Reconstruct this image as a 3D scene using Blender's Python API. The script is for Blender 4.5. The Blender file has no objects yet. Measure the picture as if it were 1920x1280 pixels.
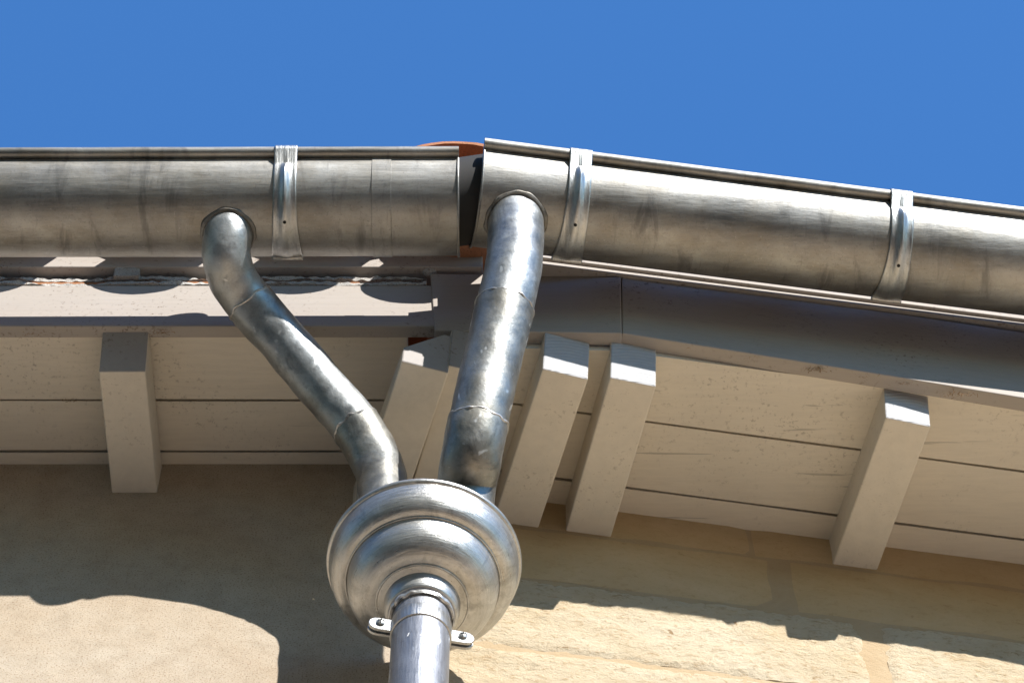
import bpy, bmesh, math, random
from mathutils import Vector, noise, Matrix
random.seed(7)
R_ = math.radians
scn = bpy.context.scene

# ------------------------------------------------------------------ camera
F = 6000.0                      # focal length in photo pixels (1920 wide)
PH = R_(62.0)                   # the camera looks steeply up at the eaves
FW = Vector((0, math.cos(PH), math.sin(PH))); UP = Vector((0, -math.sin(PH), math.cos(PH))); RT = Vector((1, 0, 0))
def ray(px, py):
    return (FW + RT * ((px - 960) / F) + UP * ((640 - py) / F)).normalized()
Z0 = 6.31                       # height of the wall / soffit corner above the street
CAM = Vector((0, 0, Z0)) - 5.45 * ray(960, 870)
cd = bpy.data.cameras.new('camera'); cam = bpy.data.objects.new('camera', cd)
scn.collection.objects.link(cam); scn.camera = cam
cam.location = CAM; cam.rotation_euler = (R_(90) + PH, 0, 0)
cd.sensor_width = 36; cd.lens = F * 36 / 1920; cd.clip_start = 0.1; cd.clip_end = 500

# ------------------------------------------------------------------ light
SUN_AZ, SUN_EL = R_(30), R_(33)      # azimuth to the right of the wall's outward normal
sdir = Vector((math.sin(SUN_AZ) * math.cos(SUN_EL), -math.cos(SUN_AZ) * math.cos(SUN_EL), math.sin(SUN_EL)))
ld = bpy.data.lights.new('sun', 'SUN'); ld.energy = 4.0; ld.angle = R_(0.5); ld.color = (1.0, 0.965, 0.91)
sun = bpy.data.objects.new('sun', ld); scn.collection.objects.link(sun)
sun.rotation_euler = sdir.to_track_quat('Z', 'Y').to_euler(); sun.location = (3, -6, 12)
w = bpy.data.worlds.new('World'); scn.world = w; w.use_nodes = True
nt = w.node_tree; bg = nt.nodes['Background']
sky = nt.nodes.new('ShaderNodeTexSky'); sky.sky_type = 'NISHITA'; sky.sun_disc = False
sky.sun_elevation = SUN_EL; sky.sun_rotation = math.pi - SUN_AZ
sky.air_density = 2.0; sky.dust_density = 0.0; sky.ozone_density = 10.0; sky.altitude = 0
tint = nt.nodes.new('ShaderNodeMix'); tint.data_type = 'RGBA'; tint.blend_type = 'MULTIPLY'; tint.inputs[0].default_value = 1
tint.inputs[7].default_value = (.66, .99, 1.29, 1)          # deep, polarised blue over the whole sky
nt.links.new(sky.outputs[0], tint.inputs[6]); nt.links.new(tint.outputs[2], bg.inputs[0]); bg.inputs[1].default_value = 0.093
vs = scn.view_settings; vs.view_transform = 'Standard'; vs.look = 'None'; vs.gamma = 1; vs.exposure = 0.92

# ------------------------------------------------------------------ frames
def W(u, o, z): return Vector((u, -o, Z0 + z))                 # left facade: along, out of the wall, up
def PL(px, py, o):                                             # pixel direction met with the plane o metres before the left wall
    r = ray(px, py); return CAM + r * ((-o - CAM.y) / r.y)
BX = PL(790, 911, 0); ZR = BX.z - Z0                           # corner where the stone facade turns away
TH = R_(8.6); UX = Vector((math.cos(TH), math.sin(TH), 0)); OX = Vector((math.sin(TH), -math.cos(TH), 0))
B0 = Vector((BX.x, 0, Z0))
def V(u, o, z): return B0 + UX * u + OX * o + Vector((0, 0, z))
def PR(px, py, o):
    r = ray(px, py); return CAM + r * (((B0 + OX * o - CAM).dot(OX)) / r.dot(OX))
def uR(p): return (p - B0).dot(UX)
def oR(p): return (p - B0).dot(OX)
AL = R_(10); ALR = R_(6.5)
OF = .300                       # face of the left fascia

# ------------------------------------------------------------------ materials
def mat(name):
    m = bpy.data.materials.new(name); m.use_nodes = True
    n = m.node_tree.nodes; b = n['Principled BSDF']
    return m, m.node_tree, n, b
def node(t, typ, **kw):
    n = t.nodes.new(typ)
    for k, v in kw.items(): setattr(n, k, v)
    return n
def coords(t, scale):
    tc = node(t, 'ShaderNodeTexCoord'); mp = node(t, 'ShaderNodeMapping'); mp.inputs['Scale'].default_value = scale
    t.links.new(tc.outputs['Object'], mp.inputs[0]); return mp.outputs[0]
def nz(t, vec, scale, detail=6, rough=.6, dist=0):
    n = node(t, 'ShaderNodeTexNoise'); n.inputs['Scale'].default_value = scale; n.inputs['Detail'].default_value = detail
    n.inputs['Roughness'].default_value = rough; n.inputs['Distortion'].default_value = dist
    t.links.new(vec, n.inputs['Vector']); return n.outputs['Fac']
def ramp(t, fac, stops):
    r = node(t, 'ShaderNodeValToRGB'); e = r.color_ramp.elements
    while len(e) < len(stops): e.new(.5)
    for k, (p, c) in zip(e, stops): k.position = p; k.color = (c if len(c) == 4 else (*c, 1)) if not isinstance(c, float) else (c, c, c, 1)
    t.links.new(fac, r.inputs[0]); return r.outputs[0]
def mix(t, fac, a, b, mode='MIX'):
    m = node(t, 'ShaderNodeMix', data_type='RGBA', blend_type=mode)
    for s, v in ((m.inputs[0], fac), (m.inputs[6], a), (m.inputs[7], b)):
        if hasattr(v, 'links') or hasattr(v, 'is_linked'): t.links.new(v, s)
        else: s.default_value = v if isinstance(v, float) else (*v, 1)
    return m.outputs[2]
def bump(t, b, h, strength, dist=.002):
    n = node(t, 'ShaderNodeBump'); n.inputs['Strength'].default_value = strength; n.inputs['Distance'].default_value = dist
    t.links.new(h, n.inputs['Height']); t.links.new(n.outputs[0], b.inputs['Normal'])
    return n

def zinc(name, dark, light, rough, stretch=(1, 1, 1), tan=0.0, metal=.85, spots=.35, scratch=0.0, drips=(26, 26, 4)):
    m, t, n, b = mat(name)
    v = coords(t, (1, 1, 1)); vs_ = coords(t, stretch)
    big = nz(t, v, 7, 8, .65, .6); st = nz(t, vs_, 55, 6, .7)
    c = ramp(t, big, [(.38, dark), (.62, light)])
    blot = nz(t, coords(t, tuple(max(.35, q) for q in stretch)), 30, 7, .72, .4)
    c = mix(t, ramp(t, blot, [(.50, 0.0), (.66, .5)]), c, tuple(x * .62 for x in dark))
    c = mix(t, ramp(t, nz(t, v, 170, 3, .6), [(.64, 0.0), (.72, .35)]), c, tuple(min(1, x * 1.5) for x in light))
    c = mix(t, ramp(t, st, [(.35, .0), (.7, spots)]), c, tuple(min(1, x * 1.35) for x in light))
    fine = nz(t, v, 260, 3, .7)
    c = mix(t, ramp(t, fine, [(.56, 0.0), (.74, .45)]), c, tuple(x * .5 for x in dark))
    if tan:
        c = mix(t, ramp(t, nz(t, v, 11, 6, .7, .3), [(.4, 0.0), (.7, tan)]), c, (.30, .25, .17))
    # drips and scuffs with a shape of their own
    drip = nz(t, coords(t, drips), 1.0, 5, .65, .6)
    c = mix(t, ramp(t, drip, [(.56, 0.0), (.68, .6)]), c, tuple(x * .6 for x in dark))
    if scratch:
        sp = nz(t, coords(t, (1, 1, .35)), 48, 2, .5)
        c = mix(t, ramp(t, sp, [(.67, 0.0), (.72, scratch)]), c, (.75, .76, .76))
    t.links.new(c, b.inputs['Base Color'])
    b.inputs['Metallic'].default_value = metal
    rr = ramp(t, st, [(.25, rough - .1), (.75, rough + .12)]); t.links.new(rr, b.inputs['Roughness'])
    add = node(t, 'ShaderNodeMath', operation='ADD'); t.links.new(st, add.inputs[0]); t.links.new(big, add.inputs[1])
    bump(t, b, add.outputs[0], .3, .003)
    return m
M = {}
M['gutter'] = zinc('gutter_zinc', (.25, .245, .235), (.42, .415, .40), .50, (.12, 1, 1), .4, .88, .4, 0, (30, 6, 6))
M['pipe'] = zinc('pipe_zinc', (.27, .285, .295), (.46, .48, .49), .46, (1, 1, 1), .25, .85, .4, .6)
M['pipe_b'] = zinc('dull_pipe_zinc', (.19, .20, .20), (.34, .35, .345), .46, (1, 1, 1), .5, .85, .3, .7)
M['hopper'] = zinc('hopper_zinc', (.42, .42, .41), (.60, .60, .585), .33, (.5, .5, 9), .3, .8, .35, .25)
M['hook'] = zinc('hook_zinc', (.42, .43, .43), (.58, .59, .59), .38, (6, 1, .4), .3, .95)
M['downpipe'] = zinc('downpipe_zinc', (.25, .26, .28), (.36, .37, .40), .46, (3, 3, .3), .05, .75, .3, .8)
M['dark_solder'] = zinc('dark_solder', (.12, .11, .10), (.30, .29, .27), .5, (1, 1, 1), .5, .6)
M['solder'] = zinc('solder', (.36, .35, .34), (.66, .65, .64), .42, (1, 1, 1), .3, .8)

def paint(name, base, grain=(1, 1, 1), dirt=.5, ring=None):
    m, t, n, b = mat(name)
    v = coords(t, (1, 1, 1)); vg = coords(t, grain)
    g = nz(t, vg, 60, 6, .65); big = nz(t, v, 4, 5, .6)
    c = ramp(t, big, [(.3, tuple(x * .93 for x in base)), (.7, base)])
    c = mix(t, ramp(t, g, [(.3, .3), (.6, 0.0)]), c, tuple(x * .72 for x in base))
    sp = nz(t, v, 120, 4, .7); cl = nz(t, v, 6, 4, .6)
    mul = node(t, 'ShaderNodeMath', operation='MULTIPLY')
    t.links.new(ramp(t, sp, [(.57, 0.0), (.66, 1.0)]), mul.inputs[0]); t.links.new(ramp(t, cl, [(.44, 0.0), (.62, dirt)]), mul.inputs[1])
    c = mix(t, mul.outputs[0], c, (.13, .09, .06))
    if grain[0] < 1:
        cr = nz(t, coords(t, (.8, 30, 60)), 3.2, 3, .55, .2)
        c = mix(t, ramp(t, cr, [(.705, 0.0), (.73, .5)]), c, tuple(x * .35 for x in base))
    h = g
    if ring:
        wv = node(t, 'ShaderNodeTexWave', wave_type='RINGS', rings_direction='SPHERICAL', wave_profile='SIN')
        wv.inputs['Scale'].default_value = 42; wv.inputs['Distortion'].default_value = 1.6; wv.inputs['Detail'].default_value = 3; wv.inputs['Detail Scale'].default_value = 1.5
        mp = node(t, 'ShaderNodeMapping'); tc = node(t, 'ShaderNodeTexCoord'); t.links.new(tc.outputs['UV'], mp.inputs[0]); mp.inputs['Location'].default_value = ring
        t.links.new(mp.outputs[0], wv.inputs['Vector'])
        c = mix(t, ramp(t, wv.outputs['Fac'], [(.25, .32), (.6, 0.0)]), c, (.42, .42, .44)); h = wv.outputs['Fac']
    t.links.new(c, b.inputs['Base Color']); b.inputs['Roughness'].default_value = .62
    bump(t, b, h, .35 if ring else .18, .0015)
    return m
M['paint'] = paint('bounce_tinted_paint', (.78, .715, .615), (1, 1, 1), .4)  # white paint with the warm bounced light put into its colour
M['soffit'] = paint('soffit_paint', (.82, .75, .64), (.25, 2, 2), .4)  # same paint, paler and warmed to imitate light bounced from below
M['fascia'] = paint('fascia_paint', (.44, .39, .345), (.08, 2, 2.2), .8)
M['endgrain'] = paint('end_grain_paint', (.50, .50, .51), (1, 1, 1), .1, (.02, .05, 0))
M['endplain'] = paint('rafter_end_paint', (.40, .365, .34), (1, 1, 1), .6)

def stucco(name, base, pale, grain):
    m, t, n, b = mat(name)
    v = coords(t, (1, 1, 1))
    big = nz(t, v, 3.2, 6, .62, .4); fine = nz(t, v, 330, 4, .75); mid = nz(t, v, 26, 5, .65)
    c = ramp(t, big, [(.35, base), (.66, pale)])
    c = mix(t, ramp(t, mid, [(.45, 0.0), (.75, .5)]), c, tuple(x * .72 for x in base))
    pit = nz(t, v, 330, 3, .7)
    c = mix(t, ramp(t, pit, [(.54, 0.0), (.66, .8)]), c, (.20, .12, .07))
    t.links.new(c, b.inputs['Base Color']); b.inputs['Roughness'].default_value = .93; b.inputs['Specular IOR Level'].default_value = .15
    add = node(t, 'ShaderNodeMath', operation='MULTIPLY_ADD'); add.inputs[1].default_value = .6
    t.links.new(fine, add.inputs[0]); t.links.new(mid, add.inputs[2])
    bump(t, b, add.outputs[0], grain, .004)
    return m
M['render'] = stucco('sandy_render', (.46, .365, .265), (.53, .455, .36), .45)
def stone(name, base, pale, pits, grain):
    m, t, n, b = mat(name)
    v = coords(t, (1, 1, 1)); vb = coords(t, (1, 1, 1.7))
    big = nz(t, vb, 4, 6, .65, .5); mid = nz(t, vb, 62, 7, .75, .3); fine = nz(t, v, 300, 3, .7)
    c = ramp(t, big, [(.33, base), (.66, pale)])
    c = mix(t, ramp(t, mid, [(.52, 0.0), (.68, pits)]), c, (.36, .21, .09))
    c = mix(t, ramp(t, fine, [(.6, 0.0), (.75, .4)]), c, tuple(x * .6 for x in base))
    hole = ramp(t, nz(t, coords(t, (1, 1, 2.0)), 34, 5, .62, .5), [(.63, 0.0), (.70, 1.0)])
    hm = node(t, 'ShaderNodeMath', operation='MULTIPLY'); hm.inputs[1].default_value = min(1, pits * 1.3); t.links.new(hole, hm.inputs[0])
    c = mix(t, hm.outputs[0], c, (.30, .165, .06))
    t.links.new(c, b.inputs['Base Color']); b.inputs['Roughness'].default_value = .95; b.inputs['Specular IOR Level'].default_value = .15
    add = node(t, 'ShaderNodeMath', operation='MULTIPLY_ADD'); add.inputs[1].default_value = .25
    t.links.new(fine, add.inputs[0]); t.links.new(mid, add.inputs[2])
    bump(t, b, add.outputs[0], grain, .006)
    return m
M['stone_smooth'] = stone('sawn_limestone', (.52, .375, .21), (.61, .455, .275), .25, .35)
M['stone_rough'] = stone('rough_limestone', (.60, .475, .31), (.68, .58, .43), .6, 1.0)
M['joint'] = stone('joint_mortar', (.45, .33, .20), (.52, .40, .26), .1, .5)
M['joint_pale'] = stone('pale_joint_mortar', (.58, .48, .36), (.66, .57, .46), .1, .5)
M['mortar'] = stucco('grey_mortar', (.42, .40, .37), (.62, .60, .57), 1.0)
M['tile'] = stucco('terracotta', (.42, .17, .085), (.52, .26, .15), .6)
M['slab'] = stucco('terracotta_slab', (.30, .12, .055), (.42, .19, .09), .6)
def plain(name, col, rough=.7, metal=0):
    m, t, n, b = mat(name)
    c = ramp(t, nz(t, coords(t, (1, 1, 1)), 40, 4), [(.3, tuple(x * .8 for x in col)), (.7, col)])
    t.links.new(c, b.inputs['Base Color']); b.inputs['Roughness'].default_value = rough; b.inputs['Metallic'].default_value = metal
    return m
M['screw'] = plain('screw_steel', (.45, .45, .44), .35, .9)
M['black'] = plain('hole_dark', (.02, .02, .02), .9)
M['gap_shade'] = plain('gap_shade_black', (.025, .024, .024), .8)  # black that makes the gap between the gutters read as shade
M['chalk'] = plain('white_scuff', (.8, .8, .8), .8)
M['web'] = plain('dry_fibre', (.30, .19, .10), .95)
M['facing'] = stucco('facing_render', (.60, .45, .30), (.66, .51, .36), .3)  # pale warm tone chosen for fill light from the unseen houses
M['asphalt'] = stucco('asphalt', (.040, .037, .033), (.06, .055, .05), .5)  # unseen road, kept dark for the band reflected in the gutters
M['ground'] = stucco('bounce_paving', (.74, .58, .40), (.80, .64, .46), .3)  # very pale, to throw warm light up at the soffits

# ------------------------------------------------------------------ object helpers
COL = scn.collection
def root(name, loc, label, cat, group=None):
    o = bpy.data.objects.new(name, None); COL.objects.link(o); o.location = loc; o.empty_display_size = .05
    o['label'] = label; o['category'] = cat
    if group: o['group'] = group
    return o
def base_of(p):
    while p.parent: p = p.parent
    return p.location
def obj(name, vf, m, parent=None, smooth=False, mats=None, fm=None):
    vs_, fs = vf; b = base_of(parent) if parent else Vector((0, 0, 0))
    me = bpy.data.meshes.new(name); me.from_pydata([tuple(Vector(v) - b) for v in vs_], [], fs)
    for x in (mats or [m]): me.materials.append(x)
    if fm:
        for i, k in fm.items(): me.polygons[i].material_index = k
    bm = bmesh.new(); bm.from_mesh(me); bmesh.ops.recalc_face_normals(bm, faces=bm.faces); bm.to_mesh(me); bm.free()
    if smooth:
        for p in me.polygons: p.use_smooth = True
        me.set_sharp_from_angle(angle=R_(38))
    o = bpy.data.objects.new(name, me); COL.objects.link(o)
    if parent: o.parent = parent
    return o
def bevel(o, w=.002, seg=2):
    b = o.modifiers.new('bevel', 'BEVEL'); b.width = w; b.segments = seg; b.limit_method = 'ANGLE'; return o
HEX = [(0, 1, 2, 3), (4, 5, 6, 7), (0, 1, 5, 4), (1, 2, 6, 5), (2, 3, 7, 6), (3, 0, 4, 7)]
def hexa(a, b): return (list(a) + list(b), HEX)
def box(fr, u0, u1, o0, o1, z0, z1):
    q = lambda o: [fr(u0, o, z0), fr(u1, o, z0), fr(u1, o, z1), fr(u0, o, z1)]
    return hexa(q(o0), q(o1))
def tube(path, rad, seg=40, ri=None, caps=True, wob=0):
    vs_, fs = [], []; n = len(path)
    t0 = (path[1] - path[0]).normalized(); x = t0.orthogonal().normalized()
    for i, p in enumerate(path):
        t = (path[min(i + 1, n - 1)] - path[max(i - 1, 0)]).normalized()
        x = (x - t * x.dot(t)).normalized(); y = t.cross(x); r = rad[i] if isinstance(rad, (list, tuple)) else rad
        for k in range(seg):
            a = 2 * math.pi * k / seg; rr = r
            if wob: rr += wob * noise.noise((p + x * math.cos(a) * r + y * math.sin(a) * r) * 28)
            vs_.append(p + (x * math.cos(a) + y * math.sin(a)) * rr)
    for i in range(n - 1):
        for k in range(seg):
            k2 = (k + 1) % seg; fs.append((i * seg + k, i * seg + k2, (i + 1) * seg + k2, (i + 1) * seg + k))
    if caps: fs += [tuple(range(seg)), tuple(range((n - 1) * seg, n * seg))]
    return vs_, fs
def lathe(c, prof, seg=96, close=False):
    vs_, fs = [], []
    for r, z in prof:
        for k in range(seg):
            a = 2 * math.pi * k / seg; vs_.append(c + Vector((r * math.cos(a), r * math.sin(a), z)))
    n = len(prof)
    for i in range(n - (0 if close else 1)):
        j = (i + 1) % n
        for k in range(seg):
            k2 = (k + 1) % seg; fs.append((i * seg + k, i * seg + k2, j * seg + k2, j * seg + k))
    return vs_, fs
def spline(pts, n=14):
    out = []
    for i in range(len(pts) - 1):
        p0 = pts[max(i - 1, 0)]; p1 = pts[i]; p2 = pts[i + 1]; p3 = pts[min(i + 2, len(pts) - 1)]
        for k in range(n):
            t = k / n
            out.append(.5 * ((2 * p1) + (p2 - p0) * t + (2 * p0 - 5 * p1 + 4 * p2 - p3) * t * t + (3 * p1 - p0 - 3 * p2 + p3) * t ** 3))
    out.append(pts[-1]); return out

# ------------------------------------------------------------------ ground
gr = obj('street', ([(-40, -40, 0), (40, -40, 0), (40, 40, 0), (-40, 40, 0)], [(0, 1, 2, 3)]), M['asphalt']); gr['kind'] = 'structure'
pv = obj('bounce_pavement', box(lambda u, o, z: Vector((u, -o, z)), -40, 40, -6, 1.6, -.2, .12), M['ground']); pv['kind'] = 'structure'  # unseen pale strip, added and sized for bounce and zinc reflections
def facing(x0, x1, y, h, rise, label):  # unseen houses, added to block sky and darken the zinc reflections
    t = root('added_facing_house', ((x0 + x1) / 2, y - 4, 0), label, 'house')
    obj('wall', ([(x0, y, 0), (x1, y, 0), (x1, y, h), (x0, y, h), (x0, y - 8, 0), (x1, y - 8, 0), (x1, y - 8, h), (x0, y - 8, h)], HEX), M['facing'], t)
    a, b, z = x0 - .3, x1 + .3, h - .05
    obj('roof', ([(a, y + .3, z), (b, y + .3, z), (b, y - 4, z + rise), (a, y - 4, z + rise), (a, y - 8.3, z), (b, y - 8.3, z)], [(0, 1, 2, 3), (3, 2, 5, 4), (0, 1, 5, 4), (0, 3, 4), (1, 2, 5)]), M['tile'], t)
facing(-30, 2.6, -8.5, 14.0, 1.2, 'unseen tall house added across the street to block sky light')
facing(5.2, 34, -22, 4.4, 1.2, 'unseen low house added across the street for the zinc reflections')

# ------------------------------------------------------------------ left house: rendered wall and painted eaves
H1 = root('rendered_house', W(-.8, 0, -Z0), 'house with sandy tan rendered wall and grey painted eaves behind the level gutter', 'house')
obj('wall', box(W, -3.0, BX.x + .03, -.4, 0, -Z0, .25), M['render'], H1)
def plane_hit(px, py, fr, p0, n):
    r = ray(px, py); return CAM + r * ((p0 - CAM).dot(n) / r.dot(n))
nL = Vector((0, math.sin(AL), -math.cos(AL)))              # underside of the left soffit
nRs = Vector((0, 0, -1)) * math.cos(ALR) + OX * (-math.sin(ALR))
def slopeL(px, py): p = plane_hit(px, py, W, W(0, 0, 0), nL); return -p.y
def slopeR(px, py): p = plane_hit(px, py, V, V(0, 0, ZR), nRs); return oR(p)
def soffit(fr, u0, u1, edges, parent, zb, gap=.0025, cap=None, al=AL):
    for i in range(len(edges) - 1):
        a, b = edges[i] + gap, edges[i + 1] - gap
        n = 30; vs_ = []; fs = []
        # long board with slightly wandering edges
        for k in range(n + 1):
            u = u0 + (u1 - u0) * k / n
            e1 = .0012 * noise.noise((u * 3, i * 7.1, 1)); e2 = .0012 * noise.noise((u * 3, i * 7.1, 9)); s = .0012 * noise.noise((u * 1.2, i * 3.3, 5))
            b_ = min(b + e2, cap(u)) if cap else b + e2
            for o, dz in ((a + e1, s), (b_, s), (b_, .018), (a + e1, .018)):
                vs_.append(fr(u, o, zb - o * math.tan(al) + dz))
            if k:
                q = 4 * (k - 1)
                for j in range(4): fs.append((q + j, q + (j + 1) % 4, q + 4 + (j + 1) % 4, q + 4 + j))
        fs += [(0, 1, 2, 3), (4 * n, 4 * n + 1, 4 * n + 2, 4 * n + 3)]
        obj('soffit_board', (vs_, fs), M['soffit'], parent)
eL = [-.05, slopeL(100, 846), slopeL(100, 750), OF - .022]
uj = BX.x - .02
soffit(W, -3.0, uj, eL, H1, 0)
obj('sky_block_deck', hexa([W(-3, -.5, .11), W(uj, -.5, .11), W(uj, .28, -.02), W(-3, .28, -.02)], [W(-3, -.5, .15), W(uj, -.5, .15), W(uj, .28, .012), W(-3, .28, .012)]), M['slab'], H1)  # unseen slab, added to keep sky light out above the soffit

def rafter(end, inner, parent, wdt=.076, h=.085, m_end='endgrain', cut=R_(15), chip=None):
    """end / inner: centres of the underside edge at the outer end and at the wall (world points)"""
    a = (end - inner).normalized(); side = a.cross(Vector((0, 0, 1))).normalized(); n = side.cross(a).normalized()
    if n.z < 0: n = -n
    inn = inner - a * .05
    et = end + n * h + a * h * math.tan(cut)
    q = lambda p: [p - side * wdt / 2, p + side * wdt / 2]
    e0, e1 = q(end); t0, t1 = q(et); i0, i1 = q(inn); j0, j1 = q(inn + n * h)
    if chip is None:
        vs_ = [e0, e1, t1, t0, i0, i1, j1, j0]; fs = [(0, 1, 2, 3), (4, 5, 6, 7), (0, 1, 5, 4), (1, 2, 6, 5), (2, 3, 7, 6), (3, 0, 4, 7)]
        fm = {0: 1}
    else:  # one upper corner of the end sawn off obliquely
        c = chip; s0, s1 = (t0, t1) if c > 0 else (t1, t0); f0, f1 = (e0, e1) if c > 0 else (e1, e0)
        i_0, i_1 = (i0, i1) if c > 0 else (i1, i0); j_0, j_1 = (j0, j1) if c > 0 else (j1, j0)
        k1 = f1.lerp(s1, .38); k2 = s0.lerp(s1, .18); kb = j_1 + a * .02
        vs_ = [f0, f1, k1, k2, s0, i_0, i_1, j_1, j_0]
        fs = [(0, 1, 2, 3, 4), (5, 6, 7, 8), (0, 1, 6, 5), (1, 2, 7, 6), (2, 3, 7), (3, 4, 8, 7), (4, 0, 5, 8)]; fm = {0: 1}
    # long sides cut into short lengths, so that the arrises wander like hand-planed timber
    o = obj('rafter', (vs_, fs), None, parent, mats=[M['paint'], M[m_end]], fm=None)
    me = o.data; uvl = me.uv_layers.new(name='UVMap')
    for p in me.polygons:
        d = p.normal.dot(a)
        if d > .5: p.material_index = 1
        for li in p.loop_indices:
            v = me.vertices[me.loops[li].vertex_index].co + base_of(parent) - end
            uvl.data[li].uv = (v.dot(side), v.dot(n))
    bevel(o, .0025, 2); return o
def endpoint(px, py, fr_plane, inner, al):
    pass
def rafL(ipx, ipy, epx, epy):
    inn = PL(ipx, ipy, 0); zi = inn.z
    n = Vector((0, math.sin(AL), -math.cos(AL))); e = plane_hit(epx, epy, W, inn, n); return e, inn
def rafR(ipx, ipy, epx, epy):
    inn = PR(ipx, ipy, 0); e = plane_hit(epx, epy, V, inn, nRs); return e, inn
rafter(*rafL(252, 923, 229, 697), H1, m_end='endplain')
rafter(*rafL(-262, 928, -285, 700), H1, m_end='endplain')

# fascia, mortar, slab and batten of the left eave
def strip(pts_top, pts_bot, th, inward):
    """board whose face runs between two polylines, thickness th along 'inward'"""
    n = len(pts_top); vs_ = []; fs = []
    for a, b in zip(pts_top, pts_bot): vs_ += [a, b, b + inward * th, a + inward * th]
    for i in range(n - 1):
        for j in range(4): fs.append((4 * i + j, 4 * i + (j + 1) % 4, 4 * i + 4 + (j + 1) % 4, 4 * i + 4 + j))
    fs += [(0, 1, 2, 3), tuple(4 * (n - 1) + j for j in range(4))]
    return vs_, fs
INL = Vector((0, 1, 0)); INR = -OX
xs = [-500, -200, 0, 200, 400, 600, 700, 822]
fz = PL(400, 535, OF).z; fb = PL(400, 611, OF).z
tl = [W(PL(x, 535, OF).x, OF, fz - Z0) for x in xs]; bl = [W(PL(x, 611, OF).x, OF, fb - Z0) for x in xs]
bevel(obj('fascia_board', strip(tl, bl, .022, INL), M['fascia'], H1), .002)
zt = fz - Z0
# terracotta course bedded on the fascia and its ragged mortar
u_a, u_b = PL(-500, 525, OF).x, PL(800, 525, OF).x
def ragged(u0, u1, o0, o1, z0, z1, amp, n, seed, fr=W):
    vs_, fs = [], []
    for k in range(n + 1):
        u = u0 + (u1 - u0) * k / n
        f = lambda j: noise.noise((u * 22, seed, j)) * amp + noise.noise((u * 85, seed, j + 5)) * amp * .7
        cut = max(0, noise.noise((u * 6, seed, 33)) * .8)
        ob = o1 - cut * (o1 - o0) * .6
        vs_ += [fr(u, o0, z0 + f(1) * .4), fr(u, ob + f(2), z0 + f(3) * .4), fr(u, ob + f(4), z1 + f(5)), fr(u, o0, z1 + f(6))]
        if k:
            q = 4 * (k - 1)
            for j in range(4): fs.append((q + j, q + (j + 1) % 4, q + 4 + (j + 1) % 4, q + 4 + j))
    fs += [(0, 1, 2, 3), tuple(4 * n + j for j in range(4))]
    return vs_, fs
obj('mortar_bed', ragged(u_a, u_b, OF - .03, OF + .003, zt + .001, zt + .009, .004, 420, 2.0), M['mortar'], H1)
us = u_a
while us < u_b:
    ln = .21 + random.uniform(-.01, .01)
    bevel(obj('terracotta_slab', box(W, us, min(us + ln, u_b), OF - .12, OF - .004 + random.uniform(-.004, .003), zt + .010, zt + .024), M['slab'], H1), .002)
    us += ln + .006
obj('mortar_bed', ragged(u_a, u_b, OF - .03, OF - .001, zt + .025, zt + .034, .005, 420, 8.0), M['mortar'], H1)
OB = OF + .012
bz1 = PL(400, 479, OB).z - Z0; bz0 = PL(400, 500, OB).z - Z0
bevel(obj('eave_batten', box(W, u_a, PL(905, 480, OB).x, OB - .045, OB, bz0, bz1), M['fascia'], H1), .002)
obj('mortar_lump', (lambda c: ([c + Vector((noise.noise((i, 1, 3)) * .004 + .016 * math.cos(a) * math.cos(b), -.012 * math.sin(a) * math.cos(b), .02 * math.sin(b) + noise.noise((i, 7, 3)) * .004))
    for i, (a, b) in enumerate([(2 * math.pi * k / 12, -1.5 + 3 * j / 7) for j in range(8) for k in range(12)])],
    [(j * 12 + k, j * 12 + (k + 1) % 12, j * 12 + 12 + (k + 1) % 12, j * 12 + 12 + k) for j in range(7) for k in range(12)] + [tuple(range(12)), tuple(range(84, 96))]))(PL(806, 506, OF)), M['mortar'], H1)

pb = PL(238, 512, OF + .006)
obj('mortar_block', ragged(pb.x - .021, pb.x + .021, OF - .03, OF + .010, pb.z - Z0 - .016, pb.z - Z0 + .02, .0035, 30, 15.0), M['mortar'], H1)
# roman roof tiles along the eave
def roof_tile(fr, u, o_end, z_end, rr, ln, cover, parent, slope=R_(14), taper=.82, thick=.012):
    vs_, fs = [], []; n, s = 8, 14
    for i in range(n + 1):
        d = ln * i / n; r = rr * (1 - (1 - taper) * i / n)
        for k in range(s + 1):
            a = math.pi * k / s
            for rad in (r, r - thick):
                x = rad * math.cos(a); h = rad * math.sin(a) * .72
                if not cover: h = -h
                wob = .0018 * noise.noise((u * 9 + k * .5, i * .6, rr * 50))
                vs_.append(fr(u + x, o_end - d * math.cos(slope), z_end + d * math.sin(slope) + h + wob))
    m = (s + 1) * 2
    for i in range(n):
        for k in range(s):
            for j in (0, 1): fs.append((i * m + 2 * k + j, i * m + 2 * k + 2 + j, (i + 1) * m + 2 * k + 2 + j, (i + 1) * m + 2 * k + j))
        for k in (0, s): fs.append((i * m + 2 * k, i * m + 2 * k + 1, (i + 1) * m + 2 * k + 1, (i + 1) * m + 2 * k))
    for k in range(s):
        for i in (0, n): fs.append((i * m + 2 * k, i * m + 2 * k + 1, i * m + 2 * k + 3, i * m + 2 * k + 2))
    return obj('roof_tile', (vs_, fs), M['tile'], parent, True)
SP = .262
u250 = PL(250, 545, OF).x
oT = .44
T_ = math.tan(SUN_EL) / math.cos(SUN_AZ)
zT = PL(250, 552, OF).z - Z0 + T_ * (oT - OF)
du = math.tan(SUN_AZ) * (oT - OF)
k = -4
while True:
    u = u250 + du + k * SP
    if u > -.06: break
    roof_tile(W, u, oT, zT + .085 * .72, .085, .5, False, H1)
    roof_tile(W, u + SP / 2, oT - .02, zT + .052, .082, .5, True, H1, taper=.8)
    k += 1

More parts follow.
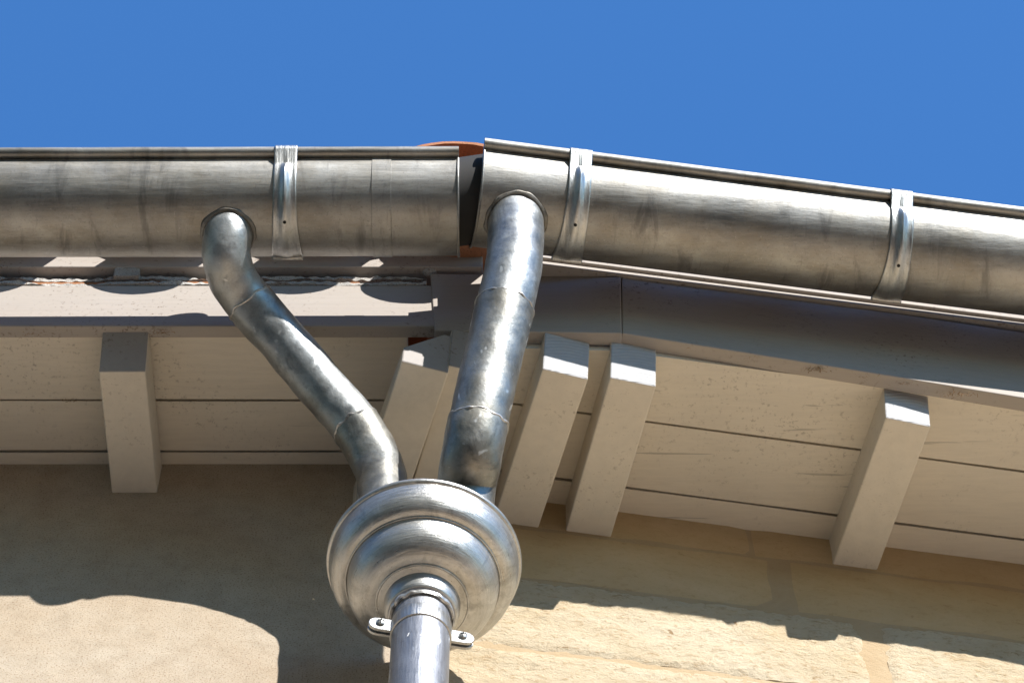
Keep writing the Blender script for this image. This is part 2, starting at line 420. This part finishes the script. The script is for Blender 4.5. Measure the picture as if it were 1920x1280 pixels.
# ------------------------------------------------------------------ right house: stone wall and painted eaves
H2 = root('stone_house', V(.6, 0, -Z0), 'house of rough pale limestone blocks under painted eaves, its facade turning away', 'house')
wl = obj('wall', box(V, -.0, 3.2, -.4, -.003, -Z0, .2), M['joint'], H2)
def stone_block(u0, u1, z0, z1, rough, seed, tilt=0):
    nx = max(6, int((u1 - u0) / (.010 if rough else .03))); nz_ = max(4, int((z1 - z0) / (.010 if rough else .03)))
    vs_, fs = [], []
    for j in range(nz_ + 1):
        for i in range(nx + 1):
            s, t = i / nx, j / nz_
            eu = .004 * noise.noise((seed, t * 3, 2)) if i in (0, nx) else 0
            ez = .004 * noise.noise((seed, s * 6, 7)) if j in (0, nz_) else 0
            u = u0 + (u1 - u0) * s + eu; z = z0 + (z1 - z0) * t + ez
            p = Vector((u * 9, z * 22, seed)); o = 0.0
            if rough:
                f = noise.noise(Vector((u * 34, z * 75, seed))); g = noise.noise(p * 1.5)
                o = .0035 * g + .003 * noise.noise(Vector((u * 60, z * 110, seed + 3))) - .009 * max(0, f - .35)
            else: o = .0012 * noise.noise(p)
            if i in (0, nx) or j in (0, nz_): o -= .003
            vs_.append(V(u, o, z))
    w_ = nx + 1
    for j in range(nz_):
        for i in range(nx): fs.append((j * w_ + i, j * w_ + i + 1, (j + 1) * w_ + i + 1, (j + 1) * w_ + i))
    # returns into the wall
    ring = [i for i in range(w_)] + [j * w_ + nx for j in range(1, nz_ + 1)] + [nz_ * w_ + i for i in range(nx - 1, -1, -1)] + [j * w_ for j in range(nz_ - 1, 0, -1)]
    b = len(vs_)
    for q in ring: p = vs_[q]; vs_.append(p - OX * (.03 + (p - B0).dot(OX)))
    for q in range(len(ring)): q2 = (q + 1) % len(ring); fs.append((ring[q], ring[q2], b + q2, b + q))
    return obj('stone', (vs_, fs), M['stone_rough' if rough else 'stone_smooth'], wl, True)
c0 = ZR + .12; c1 = PR(1500, 1052, 0).z - Z0; c2 = PR(1300, 1122, 0).z - Z0; c3 = PR(1350, 1262, 0).z - Z0
uj1 = uR(PR(1466, 1090, 0)); uj2 = uR(PR(1638, 1215, 0)); uj3 = uR(PR(1400, 1290, 0))
g = .004
def course(z0, z1, joints, rough, wide=None):
    for a, b in zip(joints, joints[1:]):
        if b - a < .04: continue                       # a wide joint: only mortar
        stone_block(a + g, b - g, z0 + g, z1 - g, rough, random.uniform(0, 90))
course(c1, c0, [.02, .56, 1.12, 1.7, 2.3], False)
course(c2, c1, [.02, uj1 - .012, uj1 + .016, uj1 + .62, 1.75, 2.3], False)
course(c3, c2, [.02, uj2 - .013, uj2 + .016, uj2 + .55, 1.9, 2.3], True)
course(c3 - .22, c3, [.02, uj3, uj3 + .5, 1.5, 2.3], True)
course(c3 - .46, c3 - .22, [.02, .55, 1.1, 1.7, 2.3], True)

eR = [-.05, slopeR(1380, 941), slopeR(1400, 815), 9.0]
u0R = -.02
OM = .305
oc = oR(PL(1166, 624, OM)) - .002
soffit(V, u0R, 3.0, eR, H2, ZR, al=ALR, cap=lambda u: min(oc - .026, (u * math.sin(TH) + OM - .024) / math.cos(TH)))
obj('sky_block_deck', hexa([V(u0R, -.5, .06), V(3, -.5, .06), V(3, .25, -.07), V(u0R, .25, -.07)], [V(u0R, -.5, .1), V(3, -.5, .1), V(3, .25, -.035), V(u0R, .25, -.035)]), M['slab'], H2)  # unseen slab added here too, blocking sky light behind the tiles
rafter(*rafR(968, 980, 1060, 701), H2, h=.094, cut=R_(5))
rafter(*rafR(1104, 998, 1187, 716), H2, h=.094, cut=R_(5))
rafter(*rafR(1604, 1060, 1703, 791), H2, h=.094, cut=R_(5))
rafter(*rafR(2110, 1126, 2215, 862), H2, h=.094, cut=R_(5))
# the pair of rafters side by side at the party line
rafter(*rafR(708, 955, 797, 688), H2, wdt=.078, h=.094, cut=R_(5), m_end='endplain', chip=1)
rafter(*rafR(800, 958, 881, 694), H2, wdt=.072, h=.094, cut=R_(5), m_end='endplain')

# fascia: one short level board, then the long one turning with the facade
OM = .305
tm = [PL(x, y, OM) for x, y in ((807, 513), (900, 514), (1030, 516), (1164, 519))]
bmm = [PL(x, y, OM) for x, y in ((815, 619), (900, 620), (1030, 622), (1166, 624))]
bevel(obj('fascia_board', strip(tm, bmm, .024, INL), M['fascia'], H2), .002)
oc = oR(PL(1166, 624, OM)) - .002
ptsT = [PR(x, y, oc) for x, y in ((1166, 519), (1400, 548), (1700, 590), (1925, 624), (2400, 700))]
ptsB = [PR(x, y, oc) for x, y in ((1167, 624), (1400, 661), (1700, 709), (1925, 746), (2400, 824))]
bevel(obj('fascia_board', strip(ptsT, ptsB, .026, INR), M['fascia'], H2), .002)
# battens above it, behind the gutter
for a, b, dz in ((497, 508, 0), (513, 521, 0)):
    q = [PR(x, y + (x - 1220) * .128, oc + (.012 if a < 500 else .006)) for x, y in ((930, a), (1400, a), (2400, a))]
    q2 = [PR(x, y + (x - 1220) * .128, oc + (.012 if a < 500 else .006)) for x, y in ((930, b), (1400, b), (2400, b))]
    bevel(obj('eave_batten', strip(q, q2, .03, INR), M['fascia'], H2), .002)
zR2 = zT + .05
for k in range(12):
    u = .02 + k * SP
    roof_tile(V, u, oc + .09, zR2 + .085 * .72, .085, .5, False, H2)
    if k: roof_tile(V, u + SP / 2, oc + .07, zR2 + .052, .082, .5, True, H2, taper=.8)
# the proud cover tile that shows between the two gutters
pt = PL(852, 265, .47)
roof_tile(W, pt.x, .47, pt.z - Z0 - .088 * .72, .088, .5, True, H2, taper=.9)
roof_tile(W, pt.x + .02, .45, pt.z - Z0 - .16 + .06, .09, .5, False, H2, taper=.9)

# ------------------------------------------------------------------ gutters
GR = .085
def gutter(p0, p1, out, b_end, name, label, hooks, laps, ends, back=0):
    ax = (p1 - p0).normalized(); up = out.cross(ax).normalized()
    if up.z < 0: up = -up
    out = ax.cross(up).normalized()
    if out.y > 0: out = -out
    g_ = root(name, (p0 + p1) / 2 - up * GR, label, 'gutter', None)
    L = (p1 - p0).length
    P = lambda d, r, b: p0 + ax * d + out * (r * math.cos(b)) - up * (r * math.sin(b))
    n = 44; vs_, fs = [], []; ns = 40
    ring = [(GR, R_(-3) + (b_end + R_(3)) * k / n) for k in range(n + 1)] + [(GR - .0016, b_end - (b_end + R_(3)) * k / n) for k in range(n + 1)]
    if back:  # hidden upstand, added to keep sun off the fascia behind
        ring = ring[:n + 1] + [('up', GR), ('up', GR - .0016)] + ring[n + 1:]
    m = len(ring)
    for i in range(ns + 1):
        for r, b in ring:
            if r == 'up': vs_.append(p0 + ax * (L * i / ns) - out * b + up * back); continue
            d = L * i / ns; vs_.append(P(d, r + .0007 * noise.noise((d * 2.2, b * 1.4, r * 10)), b))
    for i in range(ns):
        for k in range(m): k2 = (k + 1) % m; fs.append((i * m + k, i * m + k2, (i + 1) * m + k2, (i + 1) * m + k))
    fs += [tuple(range(m)), tuple(range(ns * m, (ns + 1) * m))]
    tr = obj('trough', (vs_, fs), M['gutter'], g_, True)
    bc = lambda d: p0 + ax * d + out * (GR + .0065) + up * .006
    obj('front_bead', tube([bc(L * i / 30) + up * .0006 * noise.noise((i * .4, 1, 2)) for i in range(31)], .0095, 20), M['gutter'], tr, True)
    for d in ends:
        c = p0 + ax * d
        e = [c + out * (GR - .001) * math.cos(b) - up * (GR - .001) * math.sin(b) for b in [math.pi * k / 30 for k in range(31)]]
        th_ = ax * (.002 if d < L / 2 else -.002)
        obj('end_cap', (e + [q + th_ for q in e], [tuple(range(31)), tuple(range(31, 62))] + [(k, (k + 1) % 31, 31 + (k + 1) % 31, 31 + k) for k in range(31)]), M['gutter'], tr)
        obj('end_flange', tube([c + th_ * .5 + out * (GR + .001) * math.cos(b) - up * (GR + .001) * math.sin(b) for b in [R_(4) + R_(170) * k / 40 for k in range(41)]], .0020, 8), M['gutter'], tr, True)
    for d in laps:
        q = []; f = []
        for k in range(n + 1):
            b = R_(1) + (b_end - R_(1)) * k / n
            for dd, rr in ((-.016, GR + .0002), (-.0155, GR + .0013), (.0155, GR + .0013), (.016, GR + .0002)): q.append(P(d + dd, rr, b))
            if k:
                for j in range(3): f.append((4 * (k - 1) + j, 4 * (k - 1) + j + 1, 4 * k + j + 1, 4 * k + j))
        obj('lap_joint', (q, f), M['gutter'], tr, True)
    for d in hooks:
        # pressed strap: wraps over the bead and down round the trough, with a raised rib that fades out
        prof = []
        for k in range(7):                          # over the bead
            a = R_(150) - R_(185) * k / 6
            prof.append((GR + .0065 + math.cos(a) * .0112, .006 + math.sin(a) * .0112))
        for k in range(1, 46):
            b = R_(10) + R_(128) * k / 45; prof.append((GR * math.cos(b) + .0022 * math.cos(b), -(GR + .0022) * math.sin(b)))
        prof.append((prof[-1][0] - .006, prof[-1][1] - .004))
        q, f = [], []; mw = 16; N = len(prof)
        for i, (x, y) in enumerate(prof):
            s = i / (N - 1)
            wd = .0185 + .0075 * max(0, (s - .35) / .65) ** 1.6
            a = prof[max(0, i - 1)]; c = prof[min(N - 1, i + 1)]; t = Vector((c[0] - a[0], c[1] - a[1])).normalized(); nn = Vector((-t.y, t.x))
            if nn.x * x + nn.y * (y - .0) < 0: nn = -nn
            for j in range(mw + 1):
                v = j / mw * 2 - 1; h = 0
                if i > 7:
                    ss = (i - 7) / (N - 8)
                    amp = .0085 * min(1, ss * 9) * (1 - .50 * min(1, ss * 1.15)); wid = .24 + .32 * ss
                    h = amp * math.exp(-(v / wid) ** 2)
                q.append(p0 + ax * (d + v * wd) + out * (x + nn.x * h) + up * (y + nn.y * h))
        for i in range(N - 1):
            for j in range(mw): f.append((i * (mw + 1) + j, i * (mw + 1) + j + 1, (i + 1) * (mw + 1) + j + 1, (i + 1) * (mw + 1) + j))
        hk = obj('hook_bracket', (q, f), M['hook'], g_, True)
        so = hk.modifiers.new('s', 'SOLIDIFY'); so.thickness = .0014; so.offset = 0
        b = R_(82); hp = P(d, GR + .0082, b); hn = (out * math.cos(b) - up * math.sin(b))
        obj('rivet_hole', tube([hp, hp + hn * .0012], .0028, 14), M['black'], hk)
    return g_, P, ax, out, up
OG = .468
g1a = PL(-420, 386.5, OG); g1b = PL(861, 383.0, OG)
GL = gutter(g1a, g1b, Vector((0, -1, 0)), R_(173), 'gutter', 'level half-round zinc gutter with one hook bracket, in front of the rendered house', 
            [(PL(540, 384, OG) - g1a).length], [(PL(718, 384, OG) - g1a).length], [(g1b - g1a).length])
OGR = .486
def sleeve():  # added black sleeve that stands in for the shaded gap
    a = g1b - Vector((.03, 0, 0)); e = PR(915, 370, OGR - .003); n = 12; vs_, fs = [], []; m = 31
    for i in range(n + 1):
        p = a.lerp(e, i / n)
        for k in range(m):
            b = R_(-14) + R_(200) * k / (m - 1); vs_.append(p + Vector((0, -.074 * math.cos(b), -.074 * math.sin(b))))
    for i in range(n):
        for k in range(m - 1): fs.append((i * m + k, i * m + k + 1, (i + 1) * m + k + 1, (i + 1) * m + k))
    obj('shade_sleeve', (vs_, fs), M['gap_shade'], GL[0], True)
sleeve()
g2a = PR(893, 366, OGR); g2b = PR(2350, 550, OGR)
GRR = gutter(g2a, g2b, OX, R_(180), 'gutter', 'sloping zinc gutter with two hook brackets running along the stone house',
             [(PR(1072, 388, OGR) - g2a).length, (PR(1668, 463, OGR) - g2a).length], [], [0.0], back=.075)

# ------------------------------------------------------------------ hopper and downpipe
HO = .168
hc = PL(795, 1058, HO)
hp_ = root('rain_hopper', hc - Vector((0, 0, .18)), 'round stepped zinc funnel collecting both bent drain pipes above the downpipe', 'rain hopper')
def arc(r0, z0, r1, z1, bulge, n=12):
    out = []
    for k in range(n + 1):
        t = k / n; r = r0 + (r1 - r0) * t; z = z0 + (z1 - z0) * t; L = math.hypot(r1 - r0, z1 - z0); nx, ny = -(z1 - z0) / L, (r1 - r0) / L
        s = math.sin(math.pi * t) * bulge; out.append((r + nx * -s * -1, z + ny * s * -1 * -1))
    return out
def lob(r0, z0, r1, z1, n=14):                     # quarter-round going out-down then in: convex bowl step
    return [(r1 + (r0 - r1) * math.cos(a), z0 + (z1 - z0) * math.sin(a)) for a in [math.pi / 2 * k / n for k in range(n + 1)]]
prof0 = [(.1625, .004)] + lob(.1625, -.004, .134, -.058) + [(.1305, -.0585), (.1295, -.061)] + lob(.1285, -.064, .080, -.122) + [(.0765, -.1225), (.0755, -.125)] + lob(.0645, -.128, .056, -.160) + [(.0535, -.161), (.0535, -.172)]
SH = .885
prof = [(max(r * SH, .0445), z * SH) for r, z in prof0]
inner = [(max(r - .003, .040), z + .003) for r, z in reversed(prof)]
bowl = obj('bowl', lathe(hc, prof + inner, 128, True), M['hopper'], hp_, True)
rim = [(.1625 * SH + .0045 * math.cos(a), .0035 + .0055 * math.sin(a)) for a in [2 * math.pi * k / 14 for k in range(14)]]
obj('rim', lathe(hc, rim, 128, True), M['hopper'], hp_, True)
for r_, z_ in ((.1312, -.0595), (.0772, -.1235)):
    obj('bead_ring', lathe(hc, [(r_ * SH + .0018 * math.cos(a), z_ * SH + .0018 * math.sin(a)) for a in [2 * math.pi * k / 10 for k in range(10)]], 128, True), M['hopper'], bowl, True)
pc = hc + Vector((0, 0, 0))
dp = root('downpipe', Vector((pc.x, pc.y, 0)), 'straight grey zinc downpipe running down the wall below the round hopper', 'downpipe')
zt_ = hc.z - .142
obj('pipe', lathe(Vector((pc.x, pc.y, 0)), [(.0430, .05), (.0430, 2), (.0430, 4.5), (.0430, zt_ - .10), (.0430, zt_ - .004), (.050, zt_)], 64), M['downpipe'], dp, True)
ringv = []
for k in range(97):
    a = 2 * math.pi * k / 96; r = .0455 + .002 * noise.noise((math.cos(a) * 5, math.sin(a) * 5, 1)); ringv.append(Vector((pc.x + r * math.cos(a), pc.y + r * math.sin(a), zt_ - .006 + .004 * noise.noise((math.cos(a) * 4, math.sin(a) * 4, 7)))))
obj('solder_seam', tube(ringv, .0035, 8, wob=.002), M['solder'], dp, True)
# small white scuffs on the pipe
def scuff(px, py, w_, h_, rot):
    p = PL(px, py, HO + .05); a = math.asin(max(-1, min(1, (p.x - pc.x) / .0433))); q, f = [], []
    for i in range(5):
        for j in range(2):
            aa = a + (j - .5) * w_ / .0433 + rot * i / 4; q.append(Vector((pc.x + .0434 * math.sin(aa), pc.y - .0434 * math.cos(aa), p.z + (i / 4 - .5) * h_)))
    for i in range(4): f.append((2 * i, 2 * i + 1, 2 * i + 3, 2 * i + 2))
    obj('scuff_mark', (q, f), M['chalk'], dp)
scuff(796, 1189, .0035, .022, .03); scuff(793, 1182, .009, .004, 0); scuff(764, 1178, .002, .008, .05); scuff(811, 1175, .002, .006, .08)
# clamp
cz = zt_ - .048; ca = R_(-11)
cl = root('pipe_clamp', Vector((pc.x, pc.y, cz)), 'zinc clamp band with two screwed lugs gripping the top of the downpipe', 'clamp')
obj('band', lathe(Vector((pc.x, pc.y, cz)), [(.0432, .015), (.0453, .0145), (.0460, .008), (.0460, -.008), (.0453, -.0145), (.0432, -.015)], 64, True), M['hook'], cl, True)
for s in (-1, 1):
    ex = Vector((math.cos(ca) * s, -math.sin(ca) * s * -1 if False else math.sin(ca) * s * -1, 0)); ey = Vector((-ex.y, ex.x, 0))
    def lug(off, th, dz0, dz1):
        c = Vector((pc.x, pc.y, cz)) + ey * off; q = []
        outline = [(.0435, dz0), (.064, dz0)] + [(.064 + (dz1 - dz0) / 2 * math.sin(a), (dz0 + dz1) / 2 - (dz1 - dz0) / 2 * math.cos(a)) for a in [math.pi * k / 10 for k in range(1, 10)]] + [(.064, dz1), (.0435, dz1)]
        for t in (-th / 2, th / 2):
            for x, z in outline: q.append(c + ex * x + ey * t + Vector((0, 0, z)))
        m = len(outline); return q, [tuple(range(m)), tuple(range(m, 2 * m))] + [(k, (k + 1) % m, m + (k + 1) % m, m + k) for k in range(m)]
    for off in (-.0042, .0042):
        lg = bevel(obj('lug', lug(off, .005, -.0145, .0145), M['hook'], cl), .001)
    yy = ey if ey.y < 0 else -ey
    c = Vector((pc.x, pc.y, cz)) + ex * .061
    sc = obj('screw', tube([c + yy * .0065, c + yy * .0068, c + yy * .0105, c + yy * .0125], [.0062, .0064, .006, .003], 18), M['screw'], lg, True)
    for a in (0, math.pi / 2):
        d1 = (ex * math.cos(a) + Vector((0, 0, 1)) * math.sin(a)); d2 = d1.cross(yy)
        k0 = c + yy * .0122
        obj('screw_slot', hexa([k0 + d1 * .004 + d2 * .0007, k0 - d1 * .004 + d2 * .0007, k0 - d1 * .004 - d2 * .0007, k0 + d1 * .004 - d2 * .0007], [p + yy * .0009 for p in (k0 + d1 * .004 + d2 * .0007, k0 - d1 * .004 + d2 * .0007, k0 - d1 * .004 - d2 * .0007, k0 + d1 * .004 - d2 * .0007)]), M['black'], lg)

# ------------------------------------------------------------------ bent drain pipes
def ring_at(path, i, r, seed, parent, thick=.0026):
    p = path[i]; t = (path[i + 1] - path[i - 1]).normalized(); x = t.orthogonal().normalized(); y = t.cross(x)
    pts = [p + t * .007 * noise.noise((math.cos(a) * 2.5, math.sin(a) * 2, seed)) + (x * math.cos(a) + y * math.sin(a)) * (r - .0013) for a in [2 * math.pi * k / 72 for k in range(73)]]
    rads = [thick * (1 + .8 * noise.noise((math.cos(k / 72 * 6.283) * 4, math.sin(k / 72 * 6.283) * 4, seed + 4))) for k in range(73)]
    return obj('solder_seam', tube(pts, rads, 8, wob=.0012), M['solder'], parent, True)
def drain(ctrl, r, label, seams, mats, seed, r_top):
    path = spline(ctrl, 16)
    d_ = root('drain_pipe', ctrl[-1], label, 'drain pipe')
    cuts = [0] + seams + [len(path) - 1]
    names = ['upper_elbow', 'straight_length', 'lower_elbow']
    for i in range(3):
        seg = path[cuts[i]:cuts[i + 1] + 1]
        rr = [r + (.0016 * (1 - k / max(1, len(seg) - 1)) if i else .0) for k in range(len(seg))]
        ob = obj(names[i], tube(seg, rr, 56, wob=.0018), mats[i], d_, True)
        if i: ring_at(path, cuts[i], r + .0012, seed + i * 9, ob)
    c = ctrl[0]
    obj('outlet_collar', tube([c + Vector((0, 0, .055)), c + Vector((0, 0, .0)), c + Vector((0, 0, -.016)), c + Vector((0, 0, -.019))], [r_top + .004, r_top + .004, r_top + .0035, r_top + .001], 56, wob=.001), M['pipe_b'], d_, True)
    return d_, path
def outlet_ring(c, r, G, parent, seed):
    g_, P, ax, out, up = G; p0 = P(0, 0, 0); pts = []
    for k in range(73):
        a = 2 * math.pi * k / 72; q = c + Vector((r * math.cos(a), r * math.sin(a), 0)); d = (q - p0).dot(ax); o = max(-GR, min(GR, (q - p0).dot(out)))
        pts.append(p0 + ax * d + out * o - up * (math.sqrt(max(0, GR * GR - o * o)) + .0005))
    obj('solder_seam', tube(pts, [.0042 * (1 + .6 * noise.noise((math.cos(k / 72 * 6.283) * 3, math.sin(k / 72 * 6.283) * 3, seed))) for k in range(73)], 8, wob=.0015), M['dark_solder'], parent, True)
def seq(l): return [PL(x, y, o) for x, y, o in l]
top = Vector((PL(428, 425, OG).x, -(OG - .012), PL(428, 425, OG).z))
zr = hc.z
c_left = [top + Vector((0, 0, .05)), top, PL(424, 478, OG - .036), PL(436, 522, OG - .074), PL(468, 568, OG - .112), PL(532, 640, OG - .157), PL(604, 726, OG - .206), PL(668, 800, OG - .24), PL(698, 850, OG - .26), PL(716, 905, .195), Vector((PL(722, 930, .192).x, -.192, zr - .03))]
D1, path1 = drain(c_left, .0395, 'narrow bent zinc pipe dropping diagonally from the level gutter into the hopper', [16 * 4, 16 * 7], [M['pipe'], M['pipe'], M['pipe_b']], 3, .0395)
outlet_ring(top, .0415, GL, D1, 5)
top2 = PL(967, 410, OG)
c_right = [top2 + Vector((0, 0, .05)), top2, PL(967, 450, OG - .004), PL(962, 505, OG - .02), PL(946, 578, OG - .05), PL(922, 680, OG - .09), PL(896, 795, OG - .135), PL(884, 860, OG - .17), PL(874, 915, .25), Vector((PL(866, 940, .22).x, -.212, zr - .03))]
D2, path2 = drain(c_right, .0455, 'wider bent zinc pipe with scuffed middle length, dropping from the sloping gutter', [16 * 4, 16 * 6], [M['pipe'], M['pipe_b'], M['pipe_b']], 30, .0455)

outlet_ring(top2, .0475, GRR, D2, 9)

# ------------------------------------------------------------------ dry fibres and webs caught under the boards
def tuft(p, n, size, parent, seed):
    rnd = random.Random(seed); q, f = [], []
    for i in range(n):
        a = p + Vector((rnd.gauss(0, size), rnd.gauss(0, .002), rnd.gauss(0, size * .25)))
        d = Vector((rnd.gauss(0, 1), rnd.gauss(0, .4), rnd.gauss(-.3, .7))).normalized() * size * rnd.uniform(.3, 1)
        s = Vector((rnd.gauss(0, 1), rnd.gauss(0, 1), rnd.gauss(0, 1))).normalized() * .0004
        m = a + d * .5 + Vector((rnd.gauss(0, 1), rnd.gauss(0, 1), rnd.gauss(0, 1))) * size * .15
        b = len(q); q += [a - s, a + s, m - s, m + s, a + d]; f += [(b, b + 1, b + 3, b + 2), (b + 2, b + 3, b + 4)]
    o = obj('fibre_tuft', (q, f), M['web'], parent); o['kind'] = 'stuff'
for i, (x, y, n, s) in enumerate(((1290, 647, 70, .012), (1405, 668, 40, .008), (1535, 690, 90, .012), (1620, 702, 40, .012), (1700, 716, 60, .012), (1800, 738, 50, .014), (1250, 640, 30, .01))):
    p = PR(x, y, oc - .008); tuft(p, n, s, H2, i)
for i, (x, y, n, s) in enumerate(((310, 622, 40, .012), (60, 626, 20, .01), (130, 750, 25, .008), (815, 500, 40, .008))):
    tuft(PL(x, y, OF - .004 if y < 700 else .14), n, s, H1, 50 + i)
